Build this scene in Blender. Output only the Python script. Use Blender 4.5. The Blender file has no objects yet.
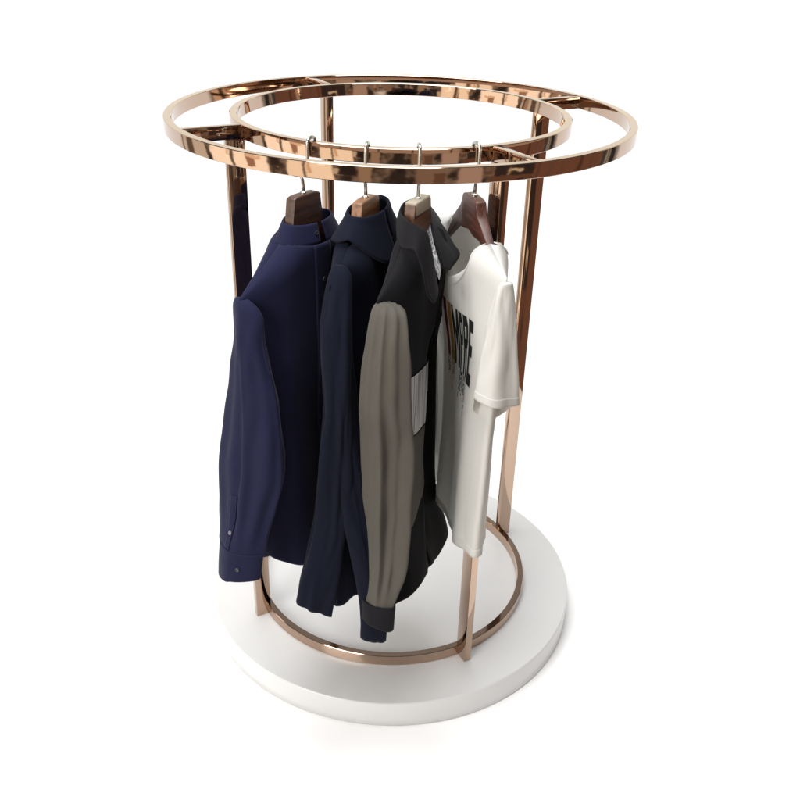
# Round rose-gold clothes rack on a white plinth, four garments on wooden hangers. Units: metres, z = 0 is the plinth top.
import bpy, bmesh, math, random
from mathutils import Vector, Matrix, noise
from mathutils.bvhtree import BVHTree
PI = math.pi
R_ = math.radians
random.seed(4)
scene = bpy.context.scene
COL = scene.collection

FRAME1 = [-0.1763, -0.3454, -35.044]
FRAME2 = [-0.0591, -0.3639, -23.2312]
FRAME3 = [0.0381, -0.3643, -24.0339]
FRAME4 = [0.1445, -0.3314, 16.5657]
SL1 = [[0.1716, 0.0, 1.005, 0.0078, 0.0157], [0.1697, 0.004, 0.9919, 0.0148, 0.027], [0.169, 0.008, 0.9711, 0.0191, 0.0348], [0.175, 0.012, 0.9224, 0.0223, 0.0372], [0.1758, 0.016, 0.8623, 0.0293, 0.0488], [0.1765, 0.02, 0.8109, 0.0353, 0.0589], [0.18, 0.02, 0.7358, 0.0405, 0.0675], [0.1905, 0.02, 0.6497, 0.0434, 0.0723], [0.206, 0.018, 0.586, 0.0404, 0.0673], [0.2236, 0.015, 0.5216, 0.0358, 0.0597], [0.231, 0.014, 0.4881, 0.0346, 0.0577], [0.2388, 0.014, 0.4549, 0.033, 0.055]]
SL2 = [[0.1186, 0.008, 1.0635, 0.0063, 0.0105], [0.1226, 0.01, 1.0557, 0.0109, 0.0182], [0.1297, 0.012, 1.0376, 0.0141, 0.0235], [0.1411, 0.014, 0.9978, 0.0162, 0.027], [0.1498, 0.015, 0.9524, 0.0169, 0.0282], [0.1537, 0.014, 0.7664, 0.0184, 0.0307], [0.1618, 0.002, 0.5347, 0.0222, 0.037], [0.18, -0.006, 0.4432, 0.0226, 0.0377], [0.1996, -0.012, 0.3768, 0.0235, 0.0392], [0.207, -0.016, 0.338, 0.0237, 0.0395]]
SL3 = [[0.1623, 0.02, 1.0112, 0.0105, 0.021], [0.1705, 0.025, 1.0056, 0.0157, 0.0313], [0.1782, 0.028, 0.9881, 0.019, 0.038], [0.1872, 0.03, 0.9534, 0.0215, 0.043], [0.189, 0.03, 0.8947, 0.0248, 0.0495], [0.1869, 0.03, 0.8112, 0.0276, 0.0553], [0.1743, 0.03, 0.74, 0.0281, 0.0562], [0.1755, 0.03, 0.6034, 0.0265, 0.053], [0.1815, 0.03, 0.4849, 0.0243, 0.0485], [0.196, 0.03, 0.3923, 0.02, 0.04], [0.2046, 0.03, 0.3644, 0.0178, 0.0357], [0.2059, 0.03, 0.325, 0.0174, 0.0349]]
SL4 = [[0.1865, 0.0, 1.0526, 0.0067, 0.0096], [0.1803, 0.0, 1.0371, 0.0106, 0.0152], [0.1788, 0.0, 0.9982, 0.0153, 0.0218], [0.1799, 0.0, 0.9397, 0.0205, 0.0293], [0.1788, 0.0, 0.878, 0.0259, 0.037], [0.1783, 0.0, 0.8145, 0.031, 0.0443]]
C3_RIM = [[-0.0742, -0.045, 1.1331], [-0.0254, -0.04, 1.138], [0.0362, -0.02, 1.1394], [0.0757, 0.012, 1.1397], [0.0784, 0.035, 1.1311], [0.0718, 0.05, 1.1205], [0.0745, 0.06, 1.095], [0.0715, 0.066, 1.0631], [0.0559, 0.07, 1.0064]]
C3_OUT = [[-0.1004, -0.062, 1.0939], [-0.0496, -0.058, 1.0798], [0.0201, -0.03, 1.08], [0.0855, 0.01, 1.0902], [0.1162, 0.045, 1.1013], [0.1227, 0.06, 1.0838], [0.1256, 0.07, 1.0568], [0.1161, 0.075, 1.0224], [0.0931, 0.078, 0.9994]]
C3_FRIM = [[-0.0839, -0.045, 1.1307], [-0.1187, -0.045, 1.1242], [-0.1267, -0.035, 1.1135], [-0.0841, -0.01, 1.1058], [-0.0241, 0.02, 1.0987], [0.0195, 0.045, 1.0879], [0.034, 0.06, 1.0677], [0.0365, 0.07, 1.047]]
C3_FOUT = [[-0.1303, -0.06, 1.0947], [-0.1759, -0.062, 1.0911], [-0.1851, -0.05, 1.0863], [-0.1515, -0.02, 1.0805], [-0.1231, 0.01, 1.0637], [-0.1137, 0.03, 1.0426], [-0.0978, 0.05, 1.0279], [-0.0079, 0.065, 1.028]]

# ------------------------------------------------------------------ helpers
def lerp(a, b, t): return a + (b - a) * t
def sstep(a, b, x):
    t = max(0.0, min(1.0, (x - a) / (b - a)))
    return t * t * (3 - 2 * t)
def spow(x, p): return math.copysign(abs(x) ** p, x)
def curve(xs, ys, x):
    """smooth interpolation (Catmull-Rom on uneven knots) of scalars or tuples"""
    n = len(xs)
    if x <= xs[0]: return ys[0]
    if x >= xs[-1]: return ys[-1]
    i = 0
    while xs[i + 1] < x: i += 1
    h = xs[i + 1] - xs[i]
    t = (x - xs[i]) / h
    def tang(j, a):
        lo, hi = max(j - 1, 0), min(j + 1, n - 1)
        return (a[hi] - a[lo]) / (xs[hi] - xs[lo])
    def one(a):
        m0, m1 = tang(i, a) * h, tang(i + 1, a) * h
        return ((2*t**3 - 3*t**2 + 1) * a[i] + (t**3 - 2*t**2 + t) * m0 + (-2*t**3 + 3*t**2) * a[i+1] + (t**3 - t**2) * m1)
    if isinstance(ys[0], (list, tuple)):
        return [one([y[c] for y in ys]) for c in range(len(ys[0]))]
    return one(ys)

def link(o, parent=None):
    COL.objects.link(o)
    if parent is not None: o.parent = parent
    return o
def mesh_obj(name, bm, mat, parent=None, smooth=True, sharp=None, recalc=True):
    if recalc: bmesh.ops.recalc_face_normals(bm, faces=bm.faces)
    me = bpy.data.meshes.new(name)
    bm.to_mesh(me); bm.free()
    if smooth:
        for p in me.polygons: p.use_smooth = True
    me.materials.append(mat)
    o = bpy.data.objects.new(name, me)
    link(o, parent)
    if sharp is not None:
        me.set_sharp_from_angle(angle=R_(sharp))
    return o
def empty(name, loc, rz, label, cat, group=None):
    o = bpy.data.objects.new(name, None)
    o.location = loc; o.rotation_euler = (0, 0, rz)
    o.empty_display_size = 0.05
    o['label'] = label; o['category'] = cat
    if group: o['group'] = group
    return link(o)

def grid_bm(F, ns, nt, wrap=True, cap0=False, cap1=False):
    bm = bmesh.new()
    rows = []
    n = ns if wrap else ns + 1
    for j in range(nt + 1):
        rows.append([bm.verts.new(F(i / ns, j / nt)) for i in range(n)])
    for j in range(nt):
        for i in range(ns):
            a, b = i, (i + 1) % n
            bm.faces.new((rows[j][a], rows[j+1][a], rows[j+1][b], rows[j][b]))
    if cap0: bm.faces.new(rows[0])
    if cap1: bm.faces.new(list(reversed(rows[-1])))
    return bm
def cloth_obj(name, F, ns, nt, mat, parent, wrap=True, cap0=False, thick=0.0014, off=0):
    bm = grid_bm(F, ns, nt, wrap, cap0)
    o = mesh_obj(name, bm, mat, parent, recalc=True)
    if thick:
        m = o.modifiers.new('thickness', 'SOLIDIFY'); m.thickness = thick; m.offset = off
    return o
def surf_normal(F, s, t, e=1e-3):
    a = Vector(F(s + e, t)) - Vector(F(s - e, t))
    t0, t1 = max(0, t - e), min(1, t + e)
    b = Vector(F(s, t1)) - Vector(F(s, t0))
    n = b.cross(a)
    return n.normalized() if n.length > 1e-12 else Vector((0, 1, 0))
def patch_F(F, smap, tmap, off):
    """surface lying off metres outside F, between parameter maps"""
    def G(a, b):
        s, t = smap(a, b), tmap(a, b)
        return Vector(F(s, t)) + surf_normal(F, s, t) * off
    return G
def rect_ring_bm(R, w, h, ztop, bev=0.0012, n=192):
    """hoop of rectangular tube: outer radius R, radial width w, height h"""
    prof = []
    for q in range(8):          # the polished faces are slightly crowned
        x = -1 + 2 * q / 7
        prof.append((R + 0.0004 * (1 - x * x), ztop - h / 2 - x * (h / 2 - bev)))
    prof += [(R - bev, ztop - h), (R - w + bev, ztop - h)]
    for q in range(8):
        x = 1 - 2 * q / 7
        prof.append((R - w - 0.0004 * (1 - x * x), ztop - h / 2 - x * (h / 2 - bev)))
    prof += [(R - w + bev, ztop), (R - bev, ztop)]
    bm = bmesh.new(); rows = []
    for i in range(n):
        a = 2 * PI * i / n
        rows.append([bm.verts.new((r * math.sin(a), -r * math.cos(a), z)) for r, z in prof])
    m = len(prof)
    for i in range(n):
        A, B = rows[i], rows[(i + 1) % n]
        for j in range(m):
            bm.faces.new((A[j], B[j], B[(j+1) % m], A[(j+1) % m]))
    return bm
def bar_bm(az, r0, r1, w, z0, z1, bev=0.0012):
    """box standing on the azimuth az, from radius r0 to r1, tangential width w"""
    bm = bmesh.new()
    bmesh.ops.create_cube(bm, size=1)
    e = Vector((math.sin(az), -math.cos(az), 0)); n = Vector((math.cos(az), math.sin(az), 0))
    bmesh.ops.scale(bm, vec=(r1 - r0, w, z1 - z0), verts=bm.verts)
    bmesh.ops.bevel(bm, geom=list(bm.edges), offset=bev, segments=2, affect='EDGES', profile=0.5)
    for v in bm.verts:
        c = v.co.copy()
        v.co = e * (c.x + (r0 + r1) / 2) + n * c.y + Vector((0, 0, c.z + (z0 + z1) / 2))
    return bm
def tube_bm(pts, rads, n=12, flat=None):
    """tube along pts, closed ends; flat = (dir, factor) squeezes across dir"""
    bm = bmesh.new(); rows = []
    P = [Vector(p) for p in pts]
    up = None
    for i, p in enumerate(P):
        t = (P[min(i+1, len(P)-1)] - P[max(i-1, 0)]).normalized()
        if up is None:
            up = Vector((0, 1, 0)) if abs(t.y) < 0.9 else Vector((1, 0, 0))
        x = (up - t * up.dot(t)).normalized(); up = x
        y = t.cross(x)
        r = rads[i] if isinstance(rads, list) else rads
        fy = flat if flat else 1
        rows.append([bm.verts.new(p + x * (r * math.cos(2*PI*k/n)) + y * (r * fy * math.sin(2*PI*k/n))) for k in range(n)])
    for a, b in zip(rows, rows[1:]):
        for k in range(n):
            bm.faces.new((a[k], a[(k+1) % n], b[(k+1) % n], b[k]))
    bm.faces.new(rows[0][::-1]); bm.faces.new(rows[-1])
    return bm

# ------------------------------------------------------------------ materials
def new_mat(name):
    m = bpy.data.materials.new(name); m.use_nodes = True
    nt = m.node_tree
    return m, nt, nt.nodes['Principled BSDF']
def N(nt, typ, **kw):
    n = nt.nodes.new(typ)
    for k, v in kw.items(): setattr(n, k, v)
    return n
def obj_coords(nt, scale=(1, 1, 1)):
    tc = N(nt, 'ShaderNodeTexCoord'); mp = N(nt, 'ShaderNodeMapping')
    mp.inputs['Scale'].default_value = scale
    nt.links.new(tc.outputs['Object'], mp.inputs['Vector'])
    return mp.outputs['Vector']
def cloth_mat(name, col, rough=0.85, sheen=0.25, crease=0.35, vary=0.12, sheen_tint=(1, 1, 1), stripes=None, translucent=0.0):
    m, nt, b = new_mat(name)
    L = nt.links
    v1 = obj_coords(nt, (1, 1, 0.35))
    n1 = N(nt, 'ShaderNodeTexNoise'); n1.noise_type = 'RIDGED_MULTIFRACTAL'; n1.inputs['Scale'].default_value = 6.5; n1.inputs['Detail'].default_value = 2.5; n1.inputs['Distortion'].default_value = 0.5
    L.new(v1, n1.inputs['Vector'])
    v2 = obj_coords(nt, (1, 1, 1))
    n2 = N(nt, 'ShaderNodeTexNoise'); n2.inputs['Scale'].default_value = 900; n2.inputs['Detail'].default_value = 2
    L.new(v2, n2.inputs['Vector'])
    mix = N(nt, 'ShaderNodeMix', data_type='RGBA', blend_type='MIX')
    mr = N(nt, 'ShaderNodeMapRange'); mr.inputs['From Min'].default_value = 0.3; mr.inputs['From Max'].default_value = 0.7
    L.new(n2.outputs['Fac'], mr.inputs['Value'])
    L.new(mr.outputs['Result'], mix.inputs['Factor'])
    mix.inputs['A'].default_value = (*[c * (1 - vary) for c in col], 1)
    mix.inputs['B'].default_value = (*[min(1, c * (1 + vary)) for c in col], 1)
    out = mix.outputs['Result']
    if stripes:
        scale, dark = stripes
        tc = N(nt, 'ShaderNodeTexCoord')
        w = N(nt, 'ShaderNodeTexNoise'); w.inputs['Scale'].default_value = 1.0; w.inputs['Detail'].default_value = 3
        mp = N(nt, 'ShaderNodeMapping'); mp.inputs['Scale'].default_value = (scale, scale, 4)
        L.new(tc.outputs['Object'], mp.inputs['Vector']); L.new(mp.outputs['Vector'], w.inputs['Vector'])
        r2 = N(nt, 'ShaderNodeMapRange'); r2.inputs['From Min'].default_value = 0.42; r2.inputs['From Max'].default_value = 0.56
        L.new(w.outputs['Fac'], r2.inputs['Value'])
        mx = N(nt, 'ShaderNodeMix', data_type='RGBA', blend_type='MIX')
        L.new(r2.outputs['Result'], mx.inputs['Factor'])
        mx.inputs['A'].default_value = (*dark, 1); L.new(out, mx.inputs['B'])
        out = mx.outputs['Result']
    L.new(out, b.inputs['Base Color'])
    b.inputs['Roughness'].default_value = rough
    b.inputs['Sheen Weight'].default_value = sheen
    b.inputs['Sheen Roughness'].default_value = 0.45
    b.inputs['Sheen Tint'].default_value = (*sheen_tint, 1)
    b.inputs['Specular IOR Level'].default_value = 0.1
    bp = N(nt, 'ShaderNodeBump'); bp.inputs['Strength'].default_value = min(1.0, crease * 1.4); bp.inputs['Distance'].default_value = 0.010
    L.new(n1.outputs['Fac'], bp.inputs['Height'])
    bp2 = N(nt, 'ShaderNodeBump'); bp2.inputs['Strength'].default_value = 0.25; bp2.inputs['Distance'].default_value = 0.0006
    L.new(n2.outputs['Fac'], bp2.inputs['Height']); L.new(bp.outputs['Normal'], bp2.inputs['Normal'])
    L.new(bp2.outputs['Normal'], b.inputs['Normal'])
    if translucent:
        tr = N(nt, 'ShaderNodeBsdfTranslucent'); tr.inputs['Color'].default_value = (*col, 1)
        ms = N(nt, 'ShaderNodeMixShader'); ms.inputs[0].default_value = translucent
        L.new(b.outputs[0], ms.inputs[1]); L.new(tr.outputs[0], ms.inputs[2])
        L.new(ms.outputs[0], nt.nodes['Material Output'].inputs['Surface'])
    return m
def metal_mat(name, col, rough=0.07):
    m, nt, b = new_mat(name); L = nt.links
    b.inputs['Base Color'].default_value = (*col, 1)
    b.inputs['Metallic'].default_value = 1
    n = N(nt, 'ShaderNodeTexNoise'); n.inputs['Scale'].default_value = 35; n.inputs['Detail'].default_value = 5
    L.new(obj_coords(nt, (1, 1, 1)), n.inputs['Vector'])
    mr = N(nt, 'ShaderNodeMapRange'); mr.inputs['To Min'].default_value = rough * 0.6; mr.inputs['To Max'].default_value = rough * 1.6
    L.new(n.outputs['Fac'], mr.inputs['Value']); L.new(mr.outputs['Result'], b.inputs['Roughness'])
    n2 = N(nt, 'ShaderNodeTexNoise'); n2.inputs['Scale'].default_value = 14; n2.inputs['Detail'].default_value = 1
    L.new(obj_coords(nt, (1, 1, 1)), n2.inputs['Vector'])
    bp = N(nt, 'ShaderNodeBump'); bp.inputs['Strength'].default_value = 0.08; bp.inputs['Distance'].default_value = 0.002
    L.new(n2.outputs['Fac'], bp.inputs['Height']); L.new(bp.outputs['Normal'], b.inputs['Normal'])
    return m
def plain_mat(name, col, rough=0.4, spec=0.5, coat=0.0, metal=0.0, noise_amt=0.06, scale=40):
    m, nt, b = new_mat(name); L = nt.links
    n = N(nt, 'ShaderNodeTexNoise'); n.inputs['Scale'].default_value = scale; n.inputs['Detail'].default_value = 4
    L.new(obj_coords(nt), n.inputs['Vector'])
    mix = N(nt, 'ShaderNodeMix', data_type='RGBA', blend_type='MIX')
    L.new(n.outputs['Fac'], mix.inputs['Factor'])
    mix.inputs['A'].default_value = (*[c * (1 - noise_amt) for c in col], 1)
    mix.inputs['B'].default_value = (*[min(1, c * (1 + noise_amt)) for c in col], 1)
    L.new(mix.outputs['Result'], b.inputs['Base Color'])
    b.inputs['Roughness'].default_value = rough; b.inputs['Specular IOR Level'].default_value = spec
    b.inputs['Coat Weight'].default_value = coat; b.inputs['Coat Roughness'].default_value = 0.08
    b.inputs['Metallic'].default_value = metal
    return m
def wood_mat(name, dark, light):
    m, nt, b = new_mat(name); L = nt.links
    n = N(nt, 'ShaderNodeTexNoise'); n.inputs['Scale'].default_value = 18; n.inputs['Detail'].default_value = 6; n.inputs['Distortion'].default_value = 0.6
    L.new(obj_coords(nt, (0.8, 6, 6)), n.inputs['Vector'])
    cr = N(nt, 'ShaderNodeValToRGB')
    cr.color_ramp.elements[0].position = 0.32; cr.color_ramp.elements[0].color = (*dark, 1)
    cr.color_ramp.elements[1].position = 0.7; cr.color_ramp.elements[1].color = (*light, 1)
    L.new(n.outputs['Fac'], cr.inputs['Fac']); L.new(cr.outputs['Color'], b.inputs['Base Color'])
    b.inputs['Roughness'].default_value = 0.42; b.inputs['Coat Weight'].default_value = 0.15; b.inputs['Coat Roughness'].default_value = 0.3
    return m

M = {}
M['copper'] = metal_mat('rose_gold_metal', (0.515, 0.372, 0.282), 0.05)
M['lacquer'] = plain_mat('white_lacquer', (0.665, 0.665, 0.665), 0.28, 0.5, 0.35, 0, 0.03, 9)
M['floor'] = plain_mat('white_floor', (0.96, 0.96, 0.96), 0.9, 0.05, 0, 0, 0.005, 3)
M['nickel'] = metal_mat('brushed_nickel', (0.60, 0.59, 0.55), 0.25)
M['walnut'] = wood_mat('walnut_wood', (0.030, 0.014, 0.010), (0.085, 0.040, 0.026))
M['brown_wood'] = wood_mat('brown_wood', (0.070, 0.028, 0.014), (0.17, 0.075, 0.038))
M['oak'] = wood_mat('orange_brown_wood', (0.12, 0.050, 0.020), (0.30, 0.145, 0.065))
M['mahogany'] = wood_mat('reddish_brown_wood', (0.045, 0.016, 0.012), (0.11, 0.042, 0.028))
M['navy'] = cloth_mat('navy_poplin', (0.0128, 0.0138, 0.041), 0.8, 0.05, 0.55)
M['ink'] = cloth_mat('ink_navy_twill', (0.0060, 0.0075, 0.0165), 0.9, 0.03, 0.5)
M['charcoal'] = cloth_mat('charcoal_cotton', (0.0105, 0.010, 0.0125), 0.85, 0.04, 0.5)
M['black'] = cloth_mat('black_cotton', (0.003, 0.003, 0.0036), 0.9, 0.02, 0.3)
M['taupe'] = cloth_mat('taupe_cotton', (0.086, 0.080, 0.069), 0.85, 0.05, 0.45)
M['white'] = cloth_mat('white_jersey', (0.86, 0.86, 0.835), 0.85, 0.1, 0.3, 0.03, translucent=0.4)
M['stripe'] = cloth_mat('grey_streaked_cotton', (0.50, 0.51, 0.52), 0.85, 0.1, 0.3, 0.1, stripes=(260, (0.17, 0.17, 0.18)))
M['label'] = plain_mat('woven_label', (0.42, 0.375, 0.30), 0.8, 0.2, 0, 0, 0.08, 200)
M['button'] = plain_mat('dark_button', (0.035, 0.035, 0.05), 0.25, 0.6)
M['pearl'] = plain_mat('pale_button', (0.16, 0.16, 0.19), 0.3, 0.5)
M['ink_print'] = plain_mat('black_print', (0.016, 0.018, 0.016), 0.7, 0.2, 0, 0, 0.3, 120)
M['red_print'] = plain_mat('dark_red_print', (0.20, 0.018, 0.030), 0.7, 0.2, 0, 0, 0.35, 60)
M['gold_print'] = plain_mat('gold_print', (0.40, 0.22, 0.035), 0.7, 0.2, 0, 0, 0.35, 60)

# ------------------------------------------------------------------ the rack
ZT = 1.2483          # top of both rails
RH = 0.0285          # tube height
AZ0 = R_(29.83)      # first upright
rack = empty('clothing_rack', (0, 0, -0.0736), 0,
             'round rose-gold clothes rack with two ring rails on a white disc plinth', 'clothes rack')
DZ = Vector((0, 0, 0.0736))
def rk(name, bm, mat, **kw):
    bmesh.ops.translate(bm, vec=DZ, verts=bm.verts)
    return mesh_obj(name, bm, mat, rack, **kw)
rk('outer_rail', rect_ring_bm(0.5, 0.0165, RH, ZT), M['copper'], sharp=40)
rk('inner_rail', rect_ring_bm(0.3655, 0.0165, RH, ZT), M['copper'], sharp=40)
rk('base_ring', rect_ring_bm(0.3681, 0.0165, RH, RH + 0.0005), M['copper'], sharp=40)
for k in range(4):
    a = AZ0 + k * PI / 2
    rk('spoke', bar_bm(a, 0.3652, 0.4838, 0.0165, ZT - RH + 0.0004, ZT - 0.0004), M['copper'], sharp=30)
    rk('post', bar_bm(a, 0.3605, 0.3985, 0.0185, 0.0004, ZT - RH + 0.0002), M['copper'], sharp=30)
# plinth: a turned disc with a soft arris
prof = [(0.0, 0.0)]
RD, TD, BV = 0.4915, 0.0736, 0.004
for q in range(7):
    a = PI / 2 * q / 6
    prof.append((RD - BV + BV * math.sin(a), -BV + BV * math.cos(a)))
prof += [(RD, -TD * 0.5), (RD - 0.0005, -TD + 0.003), (RD - 0.004, -TD), (0.0, -TD)]
bm = bmesh.new(); NS = 192
rows = [[bm.verts.new((r * math.sin(2*PI*i/NS), -r * math.cos(2*PI*i/NS), z)) for i in range(NS)] if r > 0 else [bm.verts.new((0, 0, z))] for r, z in prof]
for A, B in zip(rows, rows[1:]):
    for i in range(NS):
        j = (i + 1) % NS
        if len(A) == 1: bm.faces.new((A[0], B[i], B[j]))
        elif len(B) == 1: bm.faces.new((A[j], A[i], B[0]))
        else: bm.faces.new((A[i], B[i], B[j], A[j]))
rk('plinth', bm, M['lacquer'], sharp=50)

# floor: a round white sheet
bm = bmesh.new()
rings = [[bm.verts.new((r * math.sin(2*PI*i/96), -r * math.cos(2*PI*i/96), -TD - 0.0005)) for i in range(96)] for r in (0.3, 0.6, 0.9, 1.3)]
c = bm.verts.new((0, 0, -TD - 0.0005))
for i in range(96):
    bm.faces.new((c, rings[0][i], rings[0][(i+1) % 96]))
    for A, B in zip(rings, rings[1:]):
        bm.faces.new((A[i], B[i], B[(i+1) % 96], A[(i+1) % 96]))
fl = mesh_obj('floor', bm, M['floor']); fl['kind'] = 'structure'

# ------------------------------------------------------------------ hangers
def frame(k):
    x, y, azd = (FRAME1, FRAME2, FRAME3, FRAME4)[k - 1]
    return x, y, R_(azd) - PI / 2
def hanger(k, label, wood, slope, z_arm, tip=0.155, head=0.036, tag=False):
    """local x = along the hanger (outwards), y = front of the garment"""
    x, y, rz = frame(k)
    zb = 1.0
    root = empty('wooden_hanger', (x, y, zb), rz, label, 'hanger', 'wooden hangers on the inner rail')
    TH = 0.021
    us = [0.0, head * 0.5, head * 0.8, head * 0.93, head, head + 0.002, head + 0.005, head + 0.009, head + 0.014, head + 0.022, head + 0.032]
    us += [lerp(head + 0.032, tip, q / 7) for q in range(1, 8)] + [tip + 0.002, tip + 0.0035]
    def arm(u): return z_arm - slope * (u - head - 0.022) - 0.006 * max(0, (u - head) / tip) ** 2
    def top_z(u):
        if u <= head: return 1.158 - 0.004 * (u / head) ** 6
        if u >= head + 0.022: return arm(u)
        return curve([head, head + 0.004, head + 0.010, head + 0.022], [1.154, lerp(1.154, arm(head + 0.022), 0.30), lerp(1.154, arm(head + 0.022), 0.68), arm(head + 0.022)], u)
    def bot_z(u):
        m = arm(head + 0.022) - 0.034
        return min(arm(max(u, head + 0.022)) - 0.030, m) + 0.006 * sstep(0.03, 0.0, u)
    bm = bmesh.new(); rws = []
    for u in [-q for q in reversed(us[1:])] + us:
        a_ = abs(u)
        zt_, zb_ = top_z(a_), bot_z(a_)
        k_ = 0.35 if a_ > tip + 0.003 else (0.8 if a_ > tip + 0.001 else 1.0)
        hz, hy = (zt_ - zb_) / 2 * k_, lerp(TH, 0.0135, sstep(head, 0.12, a_)) / 2 * k_
        c_ = 0.0032 * k_
        sec = []
        for cy, cz, a0_ in ((hy - c_, hz - c_, 0), (-hy + c_, hz - c_, 90), (-hy + c_, -hz + c_, 180), (hy - c_, -hz + c_, 270)):
            for q in range(4):
                t_ = R_(a0_ + q * 30)
                sec.append(bm.verts.new((u, cy + c_ * math.cos(t_), (zt_ + zb_) / 2 + cz + c_ * math.sin(t_) - zb)))
        rws.append(sec)
    for A, B in zip(rws, rws[1:]):
        for q in range(16): bm.faces.new((A[q], A[(q + 1) % 16], B[(q + 1) % 16], B[q]))
    bm.faces.new(rws[0]); bm.faces.new(rws[-1][::-1])
    mesh_obj('hanger_body', bm, wood, root, sharp=40)
    if tag:
        bm = bmesh.new(); bmesh.ops.create_cube(bm, size=1)
        bmesh.ops.scale(bm, vec=(head * 2 - 0.004, TH + 0.0022, 0.026), verts=bm.verts)
        bmesh.ops.translate(bm, vec=(0, 0, 1.1592 - 0.013 - zb), verts=bm.verts)
        bmesh.ops.bevel(bm, geom=list(bm.edges), offset=0.003, segments=3, affect='EDGES', profile=0.5)
        mesh_obj('size_sleeve', bm, M['label'], root, sharp=40)
    # hook: a stem with a jog, then a crook over the rail (in the rail's radial plane)
    azr = math.atan2(x, -y)
    er = Matrix.Rotation(-rz, 3, 'Z') @ Vector((math.sin(azr), -math.cos(azr), 0))
    R0 = math.hypot(x, y)
    rm = 0.35725 - R0       # rail centre line, seen from the hanger's own centre
    zt = ZT - zb
    P = [Vector((0, 0, 0.150))]
    def rp(r, z): return er * r + Vector((0, 0, z))
    path = [(0.0, 0.150), (0.0, 0.172), (0.002, 0.184), (0.008, 0.190), (rm + 0.0125, 0.196), (rm + 0.0135, 0.206), (rm + 0.0135, zt - 0.012), (rm + 0.0132, zt - 0.002)]
    for q in range(1, 9):
        a = PI * q / 9
        path.append((rm + 0.013 * math.cos(a), zt - 0.001 + 0.0075 * math.sin(a)))
    path += [(rm - 0.0132, zt - 0.004), (rm - 0.0135, zt - 0.014), (rm - 0.013, zt - 0.018)]
    pts = [rp(r, z) for r, z in path]
    mesh_obj('hook', tube_bm(pts, 0.0033, 12), M['nickel'], root)
    # little collar where the stem enters the wood
    bm = tube_bm([(0, 0, 0.157), (0, 0, 0.1605), (0, 0, 0.162)], [0.0062, 0.0062, 0.0045], 16)
    mesh_obj('ferrule', bm, M['nickel'], root, sharp=40)
    return root
hanger(1, 'dark walnut hanger carrying the navy band-collar shirt, leftmost of the four', M['walnut'], 0.66, 1.066)
hanger(2, 'brown wooden hanger almost hidden in the blackish shirt with the folded collar', M["oak"], 0.62, 1.070, tip=0.126)
hanger(3, 'brown wooden hanger with a pale beige head, inside the open collar of the patchwork shirt', M['brown_wood'], 0.66, 1.072, tag=True)
hanger(4, 'reddish brown hanger with a bare arm showing in the neck of the white tee', M['mahogany'], 0.72, 1.122)

# ------------------------------------------------------------------ garments
class Garment:
    def __init__(s, k, name, label, cat, zb):
        x, y, rz = frame(k)
        s.k, s.zb = k, zb
        s.root = empty(name, (x, y, zb), rz, label, cat, 'garments hanging on the rack')
    def sh(s, F):
        zb = s.zb
        def G(a, b):
            p = F(a, b); return Vector((p[0], p[1], p[2] - zb))
        return G
    def part(s, name, F, ns, nt, mat, wrap=True, cap0=False, thick=0.0014, parent=None, off=0):
        return cloth_obj(name, s.sh(F), ns, nt, mat, parent or s.root, wrap, cap0, thick, off)

def ridge(x, p=1.6):
    return 2 * (0.5 + 0.5 * math.cos(x)) ** p - 0.8
def folds(FL, s, t):
    d = 0
    for f in FL:
        k, ph, amp, t0, drift = f[:5]
        d += amp * sstep(t0, min(1.2, t0 + 0.5), t) * ridge(2 * PI * k * s + ph + drift * t, f[5] if len(f) > 5 else 1.6)
    return d
def nz(x, y, z): return noise.noise(Vector((x, y, z)))

def body_F(W, neck, ztop, hem, uc, wk, tf, tb, vc, FL, th_neck=0.044, th_tip=0.019, seed=0.0, wr=0.004, eu=0.8, ev=0.9, extra=None, back=1.0):
    def F(s, t):
        a = 2 * PI * s
        c, sn = math.cos(a), math.sin(a)
        su, sv = spow(c, eu), spow(sn, ev)
        u0 = W * su
        zt, zb_ = ztop(u0, sv), hem(u0, sv)
        z = lerp(zt, zb_, t)
        q = sstep(neck * 0.8, W, abs(u0))
        th0 = lerp(th_neck, th_tip, q)
        bl = sstep(0.0, 0.32, t)
        T = curve(*tf, t) if sv >= 0 else curve(*tb, t)
        hole = th_neck * math.sqrt(max(0.0, 1 - (u0 / neck) ** 2))
        if sn < 0: hole *= back; th0 *= back
        k1 = min(1.0, t / 0.06)
        k1 = math.sqrt(k1 * (2 - k1))
        v = curve(*vc, t) + lerp(math.copysign(hole, sn), sv * lerp(max(th0, 0.02 * (back if sn < 0 else 1)), T, bl), k1)
        u = curve(*uc, t) + u0 * curve(*wk, t)
        d = folds(FL, s, t)
        d += wr * sstep(0.02, 0.2, t) * nz(u * 9 + seed, sn * 1.3 + seed, z * 4) + 0.5 * wr * sstep(0.02, 0.2, t) * nz(u * 22 + seed, sn * 3, z * 8 + seed)
        l = math.hypot(c * 0.5, sn)
        u += d * c * 0.5 / l; v += d * sn / l
        if extra: u, v, z = extra(u, v, z, s, t)
        return (u, v, z)
    return F
def shoulder_top(neck, zn, W, ztip, front, back, pw=1.0, vp=0.6):
    def f(u, sv):
        a = abs(u)
        if a >= neck: return lerp(zn, ztip, ((a - neck) / (W - neck)) ** pw)
        x = 1 - (a / neck) ** 2
        return zn - (front if sv > 0 else back) * max(0, x) ** vp
    return f
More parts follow.
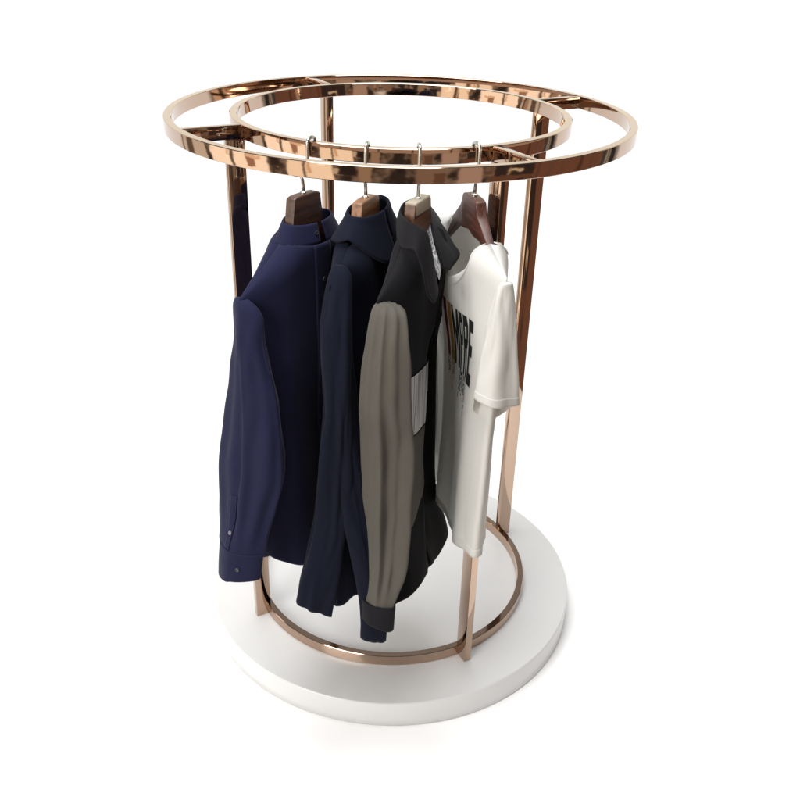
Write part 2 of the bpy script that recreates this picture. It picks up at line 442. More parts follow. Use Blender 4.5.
def sleeve_F(SEC, FL, seed=0, wr=0.004, e=0.9, tilt=None, flip=1, gather=0.0):
    zs = [0.0]
    for p, q in zip(SEC, SEC[1:]):
        zs.append(zs[-1] + math.dist(p[:3], q[:3]))
    zs = [z / zs[-1] for z in zs]
    def F(s, t):
        u, v, z, A, B = curve(zs, SEC, t)
        a = 2 * PI * s
        c, sn = math.cos(a), math.sin(a)
        x, y = A * spow(c, e), B * spow(sn, e)
        d = folds(FL, s, t) * (1 - gather * sstep(0.88, 1, t)) + wr * (1 - gather * sstep(0.88, 1, t)) * sstep(0.0, 0.15, t) * (nz(c * 1.2 + seed, sn * 1.2, z * 7) + 0.5 * nz(c * 2.6 + seed, sn * 2.6 + 3, z * 16))
        x += d * c; y += d * sn
        dz = tilt(s, t) if tilt else 0
        return ((u + x) * flip, v + y, z + dz)
    return F
def tube_between(sec0, sec1, FL, seed, tilt=None, e=0.9, ph=0):
    return sleeve_F([sec0, [lerp(a, b, 0.5) for a, b in zip(sec0, sec1)], sec1], FL, seed, 0.0015, e, tilt)
def button(G, F, s, t, r, mat, parent, off=0.0016, name='button'):
    Fs = G.sh(F)
    p = Vector(Fs(s, t)); n = surf_normal(Fs, s, t)
    x = n.orthogonal().normalized(); y = n.cross(x)
    bm = bmesh.new(); rows = []
    for rr, h in ((1.0, 0.0), (1.0, 0.0012), (0.85, 0.0020), (0.65, 0.0014), (0.0, 0.0013)):
        if rr == 0: rows.append([bm.verts.new(p + n * (off + h))])
        else: rows.append([bm.verts.new(p + n * (off + h) + (x * math.cos(2*PI*i/16) + y * math.sin(2*PI*i/16)) * (r * rr)) for i in range(16)])
    for A, B in zip(rows, rows[1:]):
        for i in range(16):
            j = (i + 1) % 16
            if len(B) == 1: bm.faces.new((A[i], A[j], B[0]))
            else: bm.faces.new((A[i], A[j], B[j], B[i]))
    bm.faces.new(rows[0][::-1])
    return mesh_obj(name, bm, mat, parent)
def strip(G, name, F, s0, s1, t0, t1, off, mat, parent, ns=10, nt=60, thick=0.0012):
    P = patch_F(F, lambda a, b: lerp(s0, s1, a), lambda a, b: lerp(t0, t1, b), off)
    return G.part(name, P, ns, nt, mat, wrap=False, thick=thick, parent=parent)
def two_row(RIM, OUT, bulge=0.006, k=0.5):
    n = len(RIM); xs = [i / (n - 1) for i in range(n)]
    def F(a, b):
        p = Vector(curve(xs, RIM, a)); q = Vector(curve(xs, OUT, a))
        r = p.lerp(q, b)
        d = Vector((r.x, r.y, 0))
        if d.length > 1e-6: d.normalize()
        return r + d * (bulge * math.sin(PI * min(1, b * 1.15) * 0.9))
    return F
def ring_band(ru, rv, z, rise, s0, s1, lean=0.0, cv=0.0, zf=0.0, cu=0.0, tz=0.0):
    """stand collar: b = 0 top, 1 bottom; zf = how much the front (+v) dips"""
    def F(a, b):
        p = 2 * PI * lerp(s0, s1, a)
        k = 1 + lean * b
        return (cu + ru * k * math.cos(p), cv + rv * k * math.sin(p), z - rise * b - zf * (0.5 + 0.5 * math.sin(p)) - tz * math.cos(p))
    return F

# ---- shirt 1: navy, band collar, long sleeves
g1 = Garment(1, 'shirt', 'navy blue long-sleeved shirt with a band collar, leftmost on the rack', 'shirt', 0.36)
FL1 = [(4, 2.6, 0.006, 0.1, -0.8, 7), (5, 0.4, 0.007, 0.15, 1.0), (9, 1.9, 0.004, 0.35, -1.5), (3, 2.0, 0.008, 0.3, 0.6)]
B1 = body_F(0.181, 0.066, shoulder_top(0.066, 1.082, 0.181, 1.003, 0.012, -0.004, 0.9),
            lambda u, sv: 0.365 + 0.075 * (abs(u) / 0.178) ** 2.2 - (0.0 if sv > 0 else 0.03),
            ([0, .2, 1], [0.0, 0.0, 0.0]), ([0, .15, .5, 1], [1.0, 0.98, 1.0, 1.06]),
            ([0, .3, .6, 1], [0.04, 0.050, 0.050, 0.055]), ([0, .3, .6, 1], [0.03, 0.04, 0.045, 0.05]),
            ([0, 1], [0.0, 0.0]), FL1, seed=2.1)
b1 = g1.part('body', B1, 150, 130, M['navy'])
S1 = sleeve_F([[p[0] + (0.002, 0.002, 0.001)[i] if i < 3 else p[0], p[1], p[2] - (0.006, 0.004, 0.002)[i] if i < 3 else p[2], p[3] * 1.06, p[4] * 1.06] for i, p in enumerate(SL1[:11])], [(2, 0.9, 0.005, 0.0, 1.0, 5), (3, 2.9, 0.006, 0.05, 1.2, 6), (5, 0.2, 0.003, 0.2, -2.0, 4), (7, 2.5, 0.0016, 0.0, 1.0)], 5.0, 0.005, e=1.42, gather=0.8)
sl = g1.part('sleeve', S1, 84, 120, M['navy'], cap0=True)
c0 = [SL1[10][0] + .0005, SL1[10][1], SL1[10][2] + 0.004, SL1[10][3] * 0.97 + 0.001, SL1[10][4] * 0.97 + 0.001]
c1 = [0.2430, 0.014, 0.4230, 0.0325, 0.0545]
CF1 = tube_between(c0, c1, [(2, 1.0, 0.0015, 0.0, 0.3)], 7.0, lambda s, t: -0.012 * t * math.cos(2 * PI * (s - 0.75)), e=1.3)
cf = g1.part('cuff', CF1, 84, 20, M['navy'], parent=sl, thick=0.003)
strip(g1, 'placket', S1, 0.935, 0.985, 0.76, 0.985, 0.0022, M['navy'], sl, 8, 30, 0.0016)
button(g1, S1, 0.96, 0.92, 0.0042, M['pearl'], sl, 0.0032)
button(g1, CF1, 0.075, 0.55, 0.0045, M['button'], cf, 0.002)
S1f = sleeve_F([[-p[0] + 0.02, p[1] - 0.03, p[2], p[3], p[4]] for p in SL1], [(3, 1.0, 0.006, 0.05, 1.2)], 9.0, 0.006)
g1.part('sleeve', S1f, 48, 70, M['navy'], cap0=True)
CB1 = ring_band(0.060, 0.031, 1.1135, 0.036, 0.262, 1.225, 0.36, 0.0, 0.006, cu=-0.010)
cb = g1.part('collar', CB1, 80, 8, M['navy'], wrap=False, thick=0.003)
strip(g1, 'front_placket', B1, 0.238, 0.262, 0.0, 0.995, 0.002, M['navy'], b1, 6, 90, 0.0016)
button(g1, CB1, 0.985, 0.5, 0.004, M['button'], cb, 0.002)
for t in (0.10, 0.25, 0.40, 0.55, 0.70): button(g1, B1, 0.25, t, 0.005, M['button'], b1, 0.004)
# ---- shirt 2: blackish navy with a fall collar
g2 = Garment(2, 'shirt', 'blackish navy shirt with a folded collar, between the bright navy and the patchwork shirt', 'shirt', 0.24)
FL2 = [(5, 0.6, 0.006, 0.1, -0.8, 7), (4, 0.9, 0.008, 0.2, 1.0), (7, 2.2, 0.005, 0.3, -1.2), (3, 0.0, 0.008, 0.4, 0.5)]
def hem2(u, sv):
    x = u / 0.168
    return 0.312 + 0.04 * max(0, -x) - 0.018 * math.cos(5.5 * x + 0.5)
B2 = body_F(0.148, 0.064, shoulder_top(0.064, 1.088, 0.148, 1.034, 0.012, 0.0, 0.9), hem2,
            ([0, .15, .4, 1], [0.0, -0.012, -0.026, -0.022]), ([0, .15, .5, 1], [1.0, 0.97, 0.98, 1.06]),
            ([0, .3, .6, 1], [0.04, 0.055, 0.062, 0.070]), ([0, .3, .6, 1], [0.03, 0.035, 0.035, 0.03]),
            ([0, 1], [0.0, 0.01]), FL2, seed=8.3)
b2 = g2.part('body', B2, 150, 130, M['ink'])
S2 = sleeve_F(SL2, [(3, 0.6, 0.004, 0.05, 1.2, 3), (5, 1.2, 0.0015, 0.2, -2.0, 3)], 15.0, 0.006, e=1.05, tilt=lambda s, t: -0.014 * sstep(.8, 1, t) * math.cos(2 * PI * (s - 0.35)))
g2.part('sleeve', S2, 72, 120, M['ink'], cap0=True)
T2 = [[0.120, 0.010, 0.98, 0.014, 0.014], [0.130, 0.018, 0.85, 0.02, 0.02], [0.140, 0.040, 0.6, 0.024, 0.026], [0.150, 0.082, 0.40, 0.020, 0.026], [0.158, 0.098, 0.30, 0.018, 0.025], [0.160, 0.098, 0.262, 0.018, 0.025]]
TL2 = sleeve_F(T2, [(3, 0.2, 0.004, 0.05, 1.0)], 21.0, 0.004, tilt=lambda s, t: -0.006 * sstep(.8, 1, t) * math.sin(2 * PI * s))
tl = g2.part('front_tail', TL2, 60, 100, M['ink'], cap0=True)
S2f = sleeve_F([[-0.165 - 0.01 * i, 0.0, 1.01 - 0.09 * i, 0.022 + 0.002 * min(i, 5), 0.034 + 0.003 * min(i, 5)] for i in range(7)], [(3, 1.0, 0.005, 0.05, 1.2)], 9.0, 0.006)
g2.part('sleeve', S2f, 48, 60, M['ink'], cap0=True)
CS2 = ring_band(0.054, 0.032, 1.137, 0.066, 0.26, 1.24, 0.3, 0.0, 0.0, cu=-0.012, tz=0.006)
g2.part('collar_stand', CS2, 80, 10, M['ink'], wrap=False, thick=0.002)
def CF2(a, b):
    p = 2 * PI * lerp(0.262, 1.238, a)
    k = 0.99 + 0.99 * b ** 1.1
    fr = (0.5 + 0.5 * math.sin(p)) ** 3
    return (-0.012 + 0.057 * (0.99 + 0.50 * b ** 1.1) * math.cos(p), 0.033 * k * math.sin(p), 1.1375 - 0.006 * math.cos(p) + 0.003 * math.sin(PI * min(1, b * 5)) - (0.030 + 0.032 * abs(math.sin(p)) + 0.030 * fr) * b + 0.0025 * b * math.sin(5 * p))
g2.part('collar', CF2, 96, 14, M['ink'], wrap=False, thick=0.003)
strip(g2, 'front_placket', B2, 0.238, 0.264, 0.0, 0.995, 0.002, M['ink'], b2, 6, 90, 0.0016)
for t in (0.10, 0.25, 0.40, 0.55, 0.70, 0.85): button(g2, B2, 0.25, t, 0.005, M['button'], b2, 0.004)
button(g2, TL2, 0.06, 0.93, 0.005, M['button'], tl, 0.002)

# ---- shirt 3: patchwork, charcoal and taupe
g3 = Garment(3, 'shirt', 'patchwork shirt, charcoal with taupe sleeves and an open pointed collar', 'shirt', 0.28)
FL3 = [(5, 0.2, 0.002, 0.2, 1.2), (8, 1.4, 0.0015, 0.5, -1.5), (4, 1.0, 0.008, 0.75, 0.5)]
def step3(u, v, z, s, t):   # open front: the far half hangs a step behind the near one
    k = sstep(0.12, 0.3, t) * (1 - 0.8 * sstep(0.75, 1, t))
    if v > 0: v = v * (1 - 0.85 * k * sstep(0.034, -0.004, u))
    return u, v, z
ztop3 = shoulder_top(0.066, 1.092, 0.168, 1.018, 0.105, 0.0, 0.8, 2.2)
def hem3(u, sv): return 0.315 + 0.018 * math.sin(u * 22) + (0.0 if sv > 0 else 0.03)
def t_at(q, z):   # parameter at which shirt 3 reaches height z
    c, sn = math.cos(2 * PI * q), math.sin(2 * PI * q)
    u0, sv = 0.168 * spow(c, 0.8), spow(sn, 0.7)
    a, b = ztop3(u0, sv), hem3(u0, sv)
    return min(0.98, max(0.02, (a - z) / (a - b)))
B3 = body_F(0.168, 0.066, ztop3, hem3,
            ([0, .2, .5, .8, 1], [0.0, 0.019, 0.014, 0.002, -0.010]), ([0, .2, .5, .8, 1], [1.0, 0.86, 0.88, 0.91, 1.02]),
            ([0, .3, .6, 1], [0.040, 0.043, 0.045, 0.066]), ([0, .3, .6, 1], [0.012, 0.02, 0.03, 0.03]),
            ([0, 1], [0.0, 0.0]), FL3, seed=12.7, ev=0.7, extra=step3, back=0.55)
def yoke_t(q):   # where the charcoal yoke ends, lower towards the sleeve
    return t_at(q, 0.8425 + 0.05 * sstep(0.5, 0.6, q % 1.0) * sstep(1.0, 0.9, q % 1.0))
b3 = g3.part('body', lambda a, b: B3(a, lerp(yoke_t(a), 1.0, b)), 160, 100, M['black'])
g3.part('yoke', lambda a, b: B3(a, b * yoke_t(a)), 160, 70, M['charcoal'])
def pan(s0, s1, z0, z1, off):
    return patch_F(B3, lambda a, b: lerp(s0, s1(b), a), lambda a, b: t_at(lerp(s0, s1(b), a), lerp(z0, z1(a), b)), off)
pk = pan(0.05, lambda b: 0.248, 0.842, lambda a: 0.705 + 0.006 * a, 0.003)
g3.part('chest_panel', pk, 40, 50, M['stripe'], wrap=False, thick=0.0012)
lo = pan(0.02, lambda b: 0.247 - 0.03 * b ** 5, 0.7045, lambda a: 0.49 + 0.05 * sstep(0.7, 1, a), 0.0022)
g3.part('lower_panel', lo, 40, 50, M['taupe'], wrap=False, thick=0.0012)
p2 = patch_F(B3, lambda a, b: lerp(0.300, 0.325, a), lambda a, b: lerp(0.26, 0.44, b), 0.004)
g3.part('chest_panel', p2, 8, 40, M['stripe'], wrap=False, thick=0.0012)
pl = patch_F(B3, lambda a, b: lerp(0.249, 0.262, a), lambda a, b: lerp(0.14, 0.995, b), 0.0035)
g3.part('front_placket', pl, 6, 90, M['black'], wrap=False, thick=0.0014)
S3 = sleeve_F([[p[0], p[1], p[2], p[3] * 0.91, p[4] * 0.91] for p in SL3[:11]], [(4, 0.8, 0.0035, 0.0, 0.8), (9, 0.4, 0.0022, -0.4, 0.5), (5, 1.0, 0.003, 0.2, -1.4, 4), (2, 2.6, 0.0045, 0.1, 0.3, 3)], 31.0, 0.005, e=1.25, gather=0.85)
sl = g3.part('sleeve', S3, 96, 130, M['taupe'], cap0=True)
q0 = list(SL3[10]); q0[3] *= 0.98; q0[4] *= 0.98; q0[2] += 0.003
q1 = [SL3[11][0] + .001, SL3[11][1], SL3[11][2] - 0.004, SL3[11][3], SL3[11][4] * 0.96]
CF3 = tube_between(q0, q1, [(2, 0.3, 0.0012, 0, .3)], 33.0, lambda s, t: -0.010 * t * math.sin(2 * PI * s) - 0.006 * t)
g3.part('cuff', CF3, 72, 18, M['charcoal'], parent=sl, thick=0.003)
near = two_row(C3_RIM, C3_OUT, 0.004)
g3.part('collar', near, 70, 14, M['charcoal'], wrap=False, thick=0.003)
far = two_row(C3_FRIM, C3_FOUT, 0.003)
g3.part('collar', far, 70, 14, M['charcoal'], wrap=False, thick=0.003)
# streaked lining on the inside of the opening
LIN_A = [[p[0] - 0.002, p[1] - 0.004, p[2]] for p in C3_FRIM[2:]]
LIN_B = [[lerp(a[0], b[0], 0.35), lerp(a[1], b[1], 0.35), min(a[2], b[2]) - 0.02] for a, b in zip(C3_FRIM[2:], [C3_RIM[i] for i in (2, 3, 4, 5, 6, 7)])]
g3.part('lining', two_row(LIN_A, LIN_B, 0.0), 40, 10, M['stripe'], wrap=False, thick=0.001)

# ---- tee 4: white
g4 = Garment(4, 't_shirt', 'white short-sleeved t-shirt with black dripping lettering, rightmost on the rack', 't-shirt', 0.40)
def fold4(u, v, z, s, t):
    # the front sags back in the middle, so that the near side stands out as a column
    k = sstep(0.10, 0.75, t)
    w = sstep(0.085, 0.02, u) if v < 0.02 else 0
    if math.sin(2 * PI * s) < 0: v += k * 0.034 * (1 - sstep(-0.01, 0.12, u))
    if u < -0.06: u = -0.06 + (u + 0.06) * 1.13
    return u, v, z
FL4 = [(5, 0.2, 0.004, 0.15, 0.9, 6), (4, 0.3, 0.005, 0.2, 0.8), (7, 1.2, 0.003, 0.3, -1.0)]
ztop4 = shoulder_top(0.094, 1.095, 0.182, 1.060, 0.024, 0.088, 0.95)
B4 = body_F(0.182, 0.094, ztop4, lambda u, sv: 0.425 + 0.012 * u / 0.18,
            ([0, .3, 1], [0.0, 0.0, -0.005]), ([0, .15, .5, 1], [1.0, 0.97, 0.95, 0.93]),
            ([0, .3, .6, 1], [0.03, 0.035, 0.035, 0.035]), ([0, .3, .6, 1], [0.030, 0.032, 0.042, 0.050]),
            ([0, 1], [0.0, 0.0]), FL4, th_neck=0.045, seed=4.4, wr=0.0035, extra=fold4)
b4 = g4.part('body', B4, 170, 140, M['white'])
S4 = sleeve_F(SL4, [(3, 0.6, 0.003, 0.0, 0.6), (5, 2.2, 0.0018, 0.2, -1.0)], 41.0, 0.004,
              tilt=lambda s, t: sstep(.3, 1, t) * (-0.055 * max(0, -math.cos(2 * PI * s)) ** 1.3 - 0.008 * math.sin(2 * PI * s)))
sl4 = g4.part('sleeve', S4, 84, 70, M['white'], cap0=True)
S4f = sleeve_F([[-p[0], p[1], p[2], p[3], p[4]] for p in SL4], [(3, 0.6, 0.003, 0.0, 0.6)], 44.0, 0.004)
g4.part('sleeve', S4f, 48, 40, M['white'], cap0=True)
# rib round the neckline
def rib_side(lo_, hi_):
    return patch_F(B4, lambda a, b: lerp(lo_, hi_, a), lambda a, b: lerp(0.001, 0.030, b), 0.0022)
def s_of(u): # parameter where the top ring reaches u
    return math.acos(max(-1, min(1, spow(u / 0.182, 1 / 0.8)))) / (2 * PI)
sn_ = s_of(0.094)
g4.part('neck_rib', rib_side(1 - (0.5 - sn_), 1 - sn_), 60, 6, M['white'], wrap=False, thick=0.0022)
g4.part('neck_rib', rib_side(sn_, 0.5 - sn_), 60, 6, M['white'], wrap=False, thick=0.0022)
strip(g4, 'sleeve_hem', S4, 0.5, 1.4999, 0.925, 0.998, 0.0005, M['white'], sl4, 84, 5, 0.0008)
strip(g4, 'hem_band', B4, 0.0, 0.9999, 0.965, 0.998, 0.0012, M['white'], b4, 170, 4, 0.001)

# printed lettering, laid on the front by ray-casting
me4 = b4.data
bvh = BVHTree.FromPolygons([v.co.copy() for v in me4.vertices], [tuple(p.vertices) for p in me4.polygons])
def print_on(name, polys, mat, off=0.0016):
    bm = bmesh.new()
    for poly in polys:
        bm.faces.new([bm.verts.new((u, 0, z)) for u, z in poly])
    lo_u = min(v.co.x for v in bm.verts); hi_u = max(v.co.x for v in bm.verts)
    lo_z = min(v.co.z for v in bm.verts); hi_z = max(v.co.z for v in bm.verts)
    u = lo_u + 0.005
    while u < hi_u:
        bmesh.ops.bisect_plane(bm, geom=list(bm.verts) + list(bm.edges) + list(bm.faces), plane_co=(u, 0, 0), plane_no=(1, 0, 0)); u += 0.005
    z = lo_z + 0.006
    while z < hi_z:
        bmesh.ops.bisect_plane(bm, geom=list(bm.verts) + list(bm.edges) + list(bm.faces), plane_co=(0, 0, z), plane_no=(0, 0, 1)); z += 0.006
    for v in bm.verts:
        hit = bvh.ray_cast(Vector((v.co.x, -0.4, v.co.z - g4.zb)), Vector((0, 1, 0)))
        if hit[0] is not None: v.co = Vector((v.co.x, hit[0].y - off, v.co.z - g4.zb))
    return mesh_obj(name, bm, mat, b4)
def box(u0, u1, z0, z1): return [(u0, z0), (u1, z0), (u1, z1), (u0, z1)]
ZL, ZH = 0.822, 0.950
print_on('letter', [box(-0.0296, -0.0124, ZL, ZH)], M['red_print'])
print_on('letter', [box(-0.0038, 0.0151, ZL, ZH)], M['gold_print'])
def let_M(u, w):
    k = w * 0.26
    return [box(u, u + k, ZL, ZH), box(u + w - k, u + w, ZL, ZH),
            [(u + k, ZH), (u + k, ZH - 0.045), (u + w / 2, ZL + 0.03), (u + w / 2, ZL + 0.075)],
            [(u + w - k, ZH), (u + w / 2, ZL + 0.075), (u + w / 2, ZL + 0.03), (u + w - k, ZH - 0.045)]]
def let_P(u, w, leg=False):
    k = w * 0.36; h = ZH - ZL
    P_ = [box(u, u + k, ZL, ZH), box(u + k, u + w * 0.78, ZH - 0.022, ZH), box(u + k, u + w * 0.78, ZH - 0.070, ZH - 0.048),
          [(u + w * 0.66, ZH - 0.022), (u + w * 0.66, ZH - 0.048), (u + w, ZH - 0.052), (u + w, ZH - 0.018)],
          [(u + w * 0.78, ZH), (u + w * 0.78, ZH - 0.022), (u + w, ZH - 0.018)], [(u + w * 0.78, ZH - 0.070), (u + w, ZH - 0.052), (u + w * 0.78, ZH - 0.048)]]
    if leg: P_.append([(u + w * 0.45, ZH - 0.070), (u + w * 0.68, ZL), (u + w, ZL), (u + w * 0.78, ZH - 0.070)])
    return P_
def let_E(u, w):
    k = w * 0.40
    return [box(u, u + k, ZL - 0.01, ZH), box(u + k, u + w, ZH - 0.025, ZH), box(u + k, u + w * 0.9, ZH - 0.076, ZH - 0.052), box(u + k, u + w, ZL - 0.01, ZL + 0.016)]
print_on('letter', let_M(0.0182, 0.0314), M['ink_print'])
print_on('letter', let_P(0.0535, 0.0157), M['ink_print'])
print_on('letter', let_P(0.0723, 0.0180, True), M['ink_print'])
print_on('letter', let_E(0.0935, 0.0204), M['ink_print'])
def drips(u0, u1, n, lo_, hi_, w):
    out = []
    for i in range(n):
        u = lerp(u0, u1, (i + 0.5) / n) + random.uniform(-.001, .001)
        l = random.uniform(lo_, hi_); z = ZL
        while l > 0.004:
            d = random.uniform(0.003, 0.014)
            out.append(box(u - w * random.uniform(.5, 1), u + w * random.uniform(.5, 1), z - d, z - 0.0003))
            z -= d + random.uniform(0.0, 0.005); l -= d
    return out
print_on('drip_print', drips(-0.0296, -0.0124, 6, 0.02, 0.05, 0.0012), M['red_print'])
print_on('drip_print', drips(-0.0038, 0.0151, 7, 0.02, 0.06, 0.0012), M['gold_print'])
print_on('drip_print', drips(0.0503, 0.0707, 6, 0.01, 0.05, 0.0014), M['ink_print'])
print_on('drip_print', drips(0.0723, 0.0911, 4, 0.02, 0.07, 0.0014), M['ink_print'])

# ------------------------------------------------------------------ camera
cam = bpy.data.cameras.new('camera'); co = bpy.data.objects.new('camera', cam); COL.objects.link(co)
cam.sensor_width = 36; cam.lens = 908.7 / 800 * 36
cam.clip_end = 100
cam.shift_y = 0.0014
mw = Matrix.Translation((0.01436, -2.02196, 1.62161)) @ Matrix.Rotation(R_(90 - 28.205), 4, 'X') @ Matrix.Rotation(R_(1.534), 4, 'Z')
co.matrix_world = mw
scene.camera = co

# ------------------------------------------------------------------ surroundings: a procedural showroom panorama
w = bpy.data.worlds.new('World'); scene.world = w; w.use_nodes = True
nt = w.node_tree; nt.nodes.clear(); L = nt.links
out = N(nt, 'ShaderNodeOutputWorld'); bg = N(nt, 'ShaderNodeBackground'); L.new(bg.outputs[0], out.inputs[0])
tc = N(nt, 'ShaderNodeTexCoord'); sx = N(nt, 'ShaderNodeSeparateXYZ'); L.new(tc.outputs['Generated'], sx.inputs[0])
def mth(op, a, b=None):
    n = N(nt, 'ShaderNodeMath', operation=op)
    for i, v in enumerate((a, b)):
        if v is None: continue
        if isinstance(v, (int, float)): n.inputs[i].default_value = v
        else: L.new(v, n.inputs[i])
    return n.outputs[0]
az = mth('MULTIPLY', mth('ARCTAN2', sx.outputs['X'], mth('MULTIPLY', sx.outputs['Y'], -1)), 180 / PI)   # 0 = behind the photographer, + = right
el = mth('MULTIPLY', mth('ARCSINE', sx.outputs['Z']), 180 / PI)
def ss(v, a, b):
    n = N(nt, 'ShaderNodeMapRange', interpolation_type='SMOOTHSTEP'); n.clamp = True
    n.inputs['From Min'].default_value = a; n.inputs['From Max'].default_value = b
    L.new(v, n.inputs['Value']); return n.outputs['Result']
def mixc(fac, a, b):
    n = N(nt, 'ShaderNodeMix', data_type='RGBA')
    L.new(fac, n.inputs['Factor'])
    for k, v in (('A', a), ('B', b)):
        if isinstance(v, tuple): n.inputs[k].default_value = (*v, 1)
        else: L.new(v, n.inputs[k])
    return n.outputs['Result']
cmb = N(nt, 'ShaderNodeCombineXYZ'); L.new(mth('MULTIPLY', az, 0.10), cmb.inputs[0]); L.new(mth('MULTIPLY', el, 0.07), cmb.inputs[1])
ns = N(nt, 'ShaderNodeTexNoise'); ns.inputs['Scale'].default_value = 1.3; ns.inputs['Detail'].default_value = 5; L.new(cmb.outputs[0], ns.inputs['Vector'])
colr = mixc(ss(ns.outputs['Fac'], 0.38, 0.62), (0.05, 0.036, 0.03), (0.34, 0.26, 0.20))
wn = N(nt, 'ShaderNodeTexNoise'); wn.inputs['Scale'].default_value = 2.2; wn.inputs['Detail'].default_value = 2; L.new(cmb.outputs[0], wn.inputs['Vector'])
wsep = N(nt, 'ShaderNodeSeparateColor'); L.new(wn.outputs['Color'], wsep.inputs[0])
AZ, EL = az, el
az = mth('ADD', az, mth('MULTIPLY', mth('SUBTRACT', wsep.outputs[0], 0.5), 3.0))     # nothing in the room is ruler-straight
el = mth('ADD', el, mth('MULTIPLY', mth('SUBTRACT', wsep.outputs[1], 0.5), 4.0))
def rect(a0, a1, e0, e1, c, soft=0.6):
    global colr
    f = mth('MULTIPLY', mth('MULTIPLY', ss(az, a0 - soft, a0 + soft), ss(az, a1 + soft, a1 - soft)), mth('MULTIPLY', ss(el, e0 - soft, e0 + soft), ss(el, e1 + soft, e1 - soft)))
    colr = mixc(f, colr, c)
CEIL, BACK, LOW = 0.12, 1.12, 0.2
rect(-128, -101, -30, 25, (0.95, 0.86, 0.74))
rect(-118, -112, -30, 25, (0.2, 0.14, 0.1))
rect(-123, -121.5, -30, 25, (0.12, 0.09, 0.07))
rect(-97, -62, -30, 25, (1.9, 1.75, 1.5))
rect(-84, -82, -30, 25, (0.2, 0.14, 0.1))
rect(-52, -30, -30, 22, (1.7, 1.5, 1.2))
rect(-44, -42.5, -30, 22, (0.25, 0.18, 0.12))
rect(-18, -12, -30, 5, (0.5, 0.36, 0.24))
rect(-2, 3, -30, 0, (0.05, 0.04, 0.035))
rect(8, 20, -30, -2, (0.34, 0.24, 0.17))
rect(27, 38, -30, -4, (0.62, 0.46, 0.37))
rect(42, 112, -34, -15, (0.20, 0.10, 0.066), 1.0)
rect(44, 66, -15.5, 10, (0.055, 0.04, 0.035))
rect(64, 108, -30, 6, (0.24, 0.115, 0.075))
rect(109, 128, -30, 8, (0.09, 0.085, 0.08))
rect(-30.1, -25.1, -15.9, -9.9, (0.9, 0.75, 0.55), 0.35)
rect(-86.0, -85.0, -12.9, -3.9, (1.2, 0.8, 0.5), 0.35)
rect(50.4, 58.4, -12.2, -10.2, (0.9, 0.75, 0.55), 0.35)
rect(38.2, 43.2, -13.7, -10.7, (0.2, 0.12, 0.08), 0.35)
rect(-100.8, -97.8, -24.5, -18.5, (2.6, 2.5, 2.2), 0.35)
rect(57.8, 60.8, -9.4, -6.4, (0.05, 0.04, 0.04), 0.35)
rect(-38.4, -33.4, -8.3, -7.3, (2.2, 2.0, 1.7), 0.35)
rect(-0.8, 2.2, -10.5, -7.5, (0.04, 0.03, 0.03), 0.35)
rect(-52.7, -47.7, -23.2, -22.2, (0.6, 0.35, 0.22), 0.35)
rect(-74.1, -69.1, -17.4, -8.4, (0.6, 0.35, 0.22), 0.35)
rect(-37.3, -36.3, -6.7, -3.7, (2.6, 2.5, 2.2), 0.35)
rect(-52.1, -50.5, -8.1, -6.1, (1.2, 0.8, 0.5), 0.35)
rect(56.8, 59.8, -19.7, -18.7, (0.05, 0.04, 0.04), 0.35)
rect(-86.4, -84.8, -13.0, -12.0, (2.6, 2.5, 2.2), 0.35)
rect(-41.8, -40.2, -16.3, -7.3, (1.2, 0.8, 0.5), 0.35)
rect(-73.6, -65.6, -10.7, -8.7, (1.4, 1.0, 0.7), 0.35)
rect(-96.4, -88.4, -22.5, -19.5, (0.6, 0.35, 0.22), 0.35)
rect(15.9, 20.9, -20.5, -11.5, (0.2, 0.12, 0.08), 0.35)
rect(-27.3, -19.3, -15.7, -6.7, (0.04, 0.03, 0.03), 0.35)
rect(-57.4, -56.4, -15.5, -14.5, (0.6, 0.35, 0.22), 0.35)
rect(-55.7, -54.1, -13.9, -12.9, (0.15, 0.1, 0.07), 0.35)
rect(51.0, 52.0, -15.4, -9.4, (0.7, 0.5, 0.3), 0.35)
rect(-89.5, -86.5, -23.3, -20.3, (0.6, 0.35, 0.22), 0.35)
rect(55.9, 63.9, -23.1, -20.1, (0.1, 0.07, 0.05), 0.35)
rect(-86.9, -85.9, -17.5, -11.5, (2.2, 2.0, 1.7), 0.35)
rect(66.0, 67.1, -26, -3, (0.12, 0.06, 0.04), 1.0)
rect(72.0, 74.7, -26, -3, (0.20, 0.11, 0.08), 1.0)
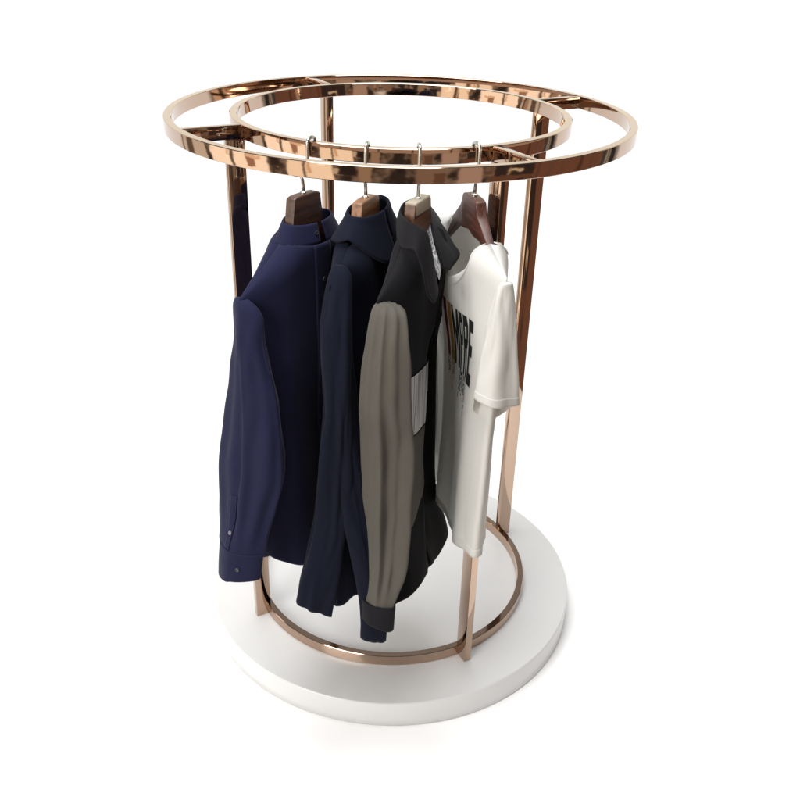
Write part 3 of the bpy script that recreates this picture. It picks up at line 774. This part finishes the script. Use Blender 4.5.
rect(80.0, 81.5, -26, -3, (0.20, 0.11, 0.08), 1.0)
rect(91.0, 93.3, -26, -3, (0.12, 0.06, 0.04), 1.0)
rect(99.0, 100.8, -26, -3, (0.20, 0.11, 0.08), 1.0)
rect(104.0, 105.0, -26, -3, (0.20, 0.11, 0.08), 1.0)
rect(112.0, 113.6, -28, 2, (0.50, 0.45, 0.38), 0.5)
rect(117.0, 118.6, -28, 2, (0.02, 0.02, 0.03), 0.5)
rect(121.0, 122.6, -28, 2, (0.35, 0.30, 0.24), 0.5)
rect(114.5, 115.5, -28, 2, (0.50, 0.45, 0.38), 0.5)
rect(119.0, 120.2, -28, 2, (0.02, 0.02, 0.03), 0.5)

az, el = AZ, EL
colr = mixc(ss(el, 22, 40), colr, (CEIL, CEIL, CEIL * 1.0))
colr = mixc(ss(el, -30, -40), colr, (LOW, LOW, LOW))
back = mth('MAXIMUM', ss(az, 121, 127), ss(az, -121, -127))
colr = mixc(back, colr, mixc(ss(el, 1, 9), (BACK, BACK, BACK), mixc(ss(el, 20, 40), (1.15, 1.12, 0.98), (0.3, 0.3, 0.3))))
L.new(colr, bg.inputs['Color']); bg.inputs['Strength'].default_value = 1.0

# ------------------------------------------------------------------ lamps
def area(name, loc, target, size, power, col=(1, 1, 1), size_y=None):
    l = bpy.data.lights.new(name, 'AREA'); l.energy = power; l.size = size; l.color = col
    if size_y: l.shape = 'RECTANGLE'; l.size_y = size_y
    o = bpy.data.objects.new(name, l); COL.objects.link(o)
    o.location = loc
    o.rotation_euler = (Vector(target) - Vector(loc)).to_track_quat('-Z', 'Y').to_euler()
    return o
area('softbox_window', (-2.0, -2.8, 2.3), (0, 0, 0.6), 1.8, 100, (1, 0.98, 0.96))
area('ceiling_softbox', (-0.4, -0.3, 5.0), (0, 0, 0), 3.2, 285, (1, 1, 1))

vs = scene.view_settings
vs.view_transform = 'Standard'; vs.look = 'None'; vs.exposure = 0; vs.gamma = 1
scene.cycles.use_denoising = True
scene.cycles.max_bounces = 8
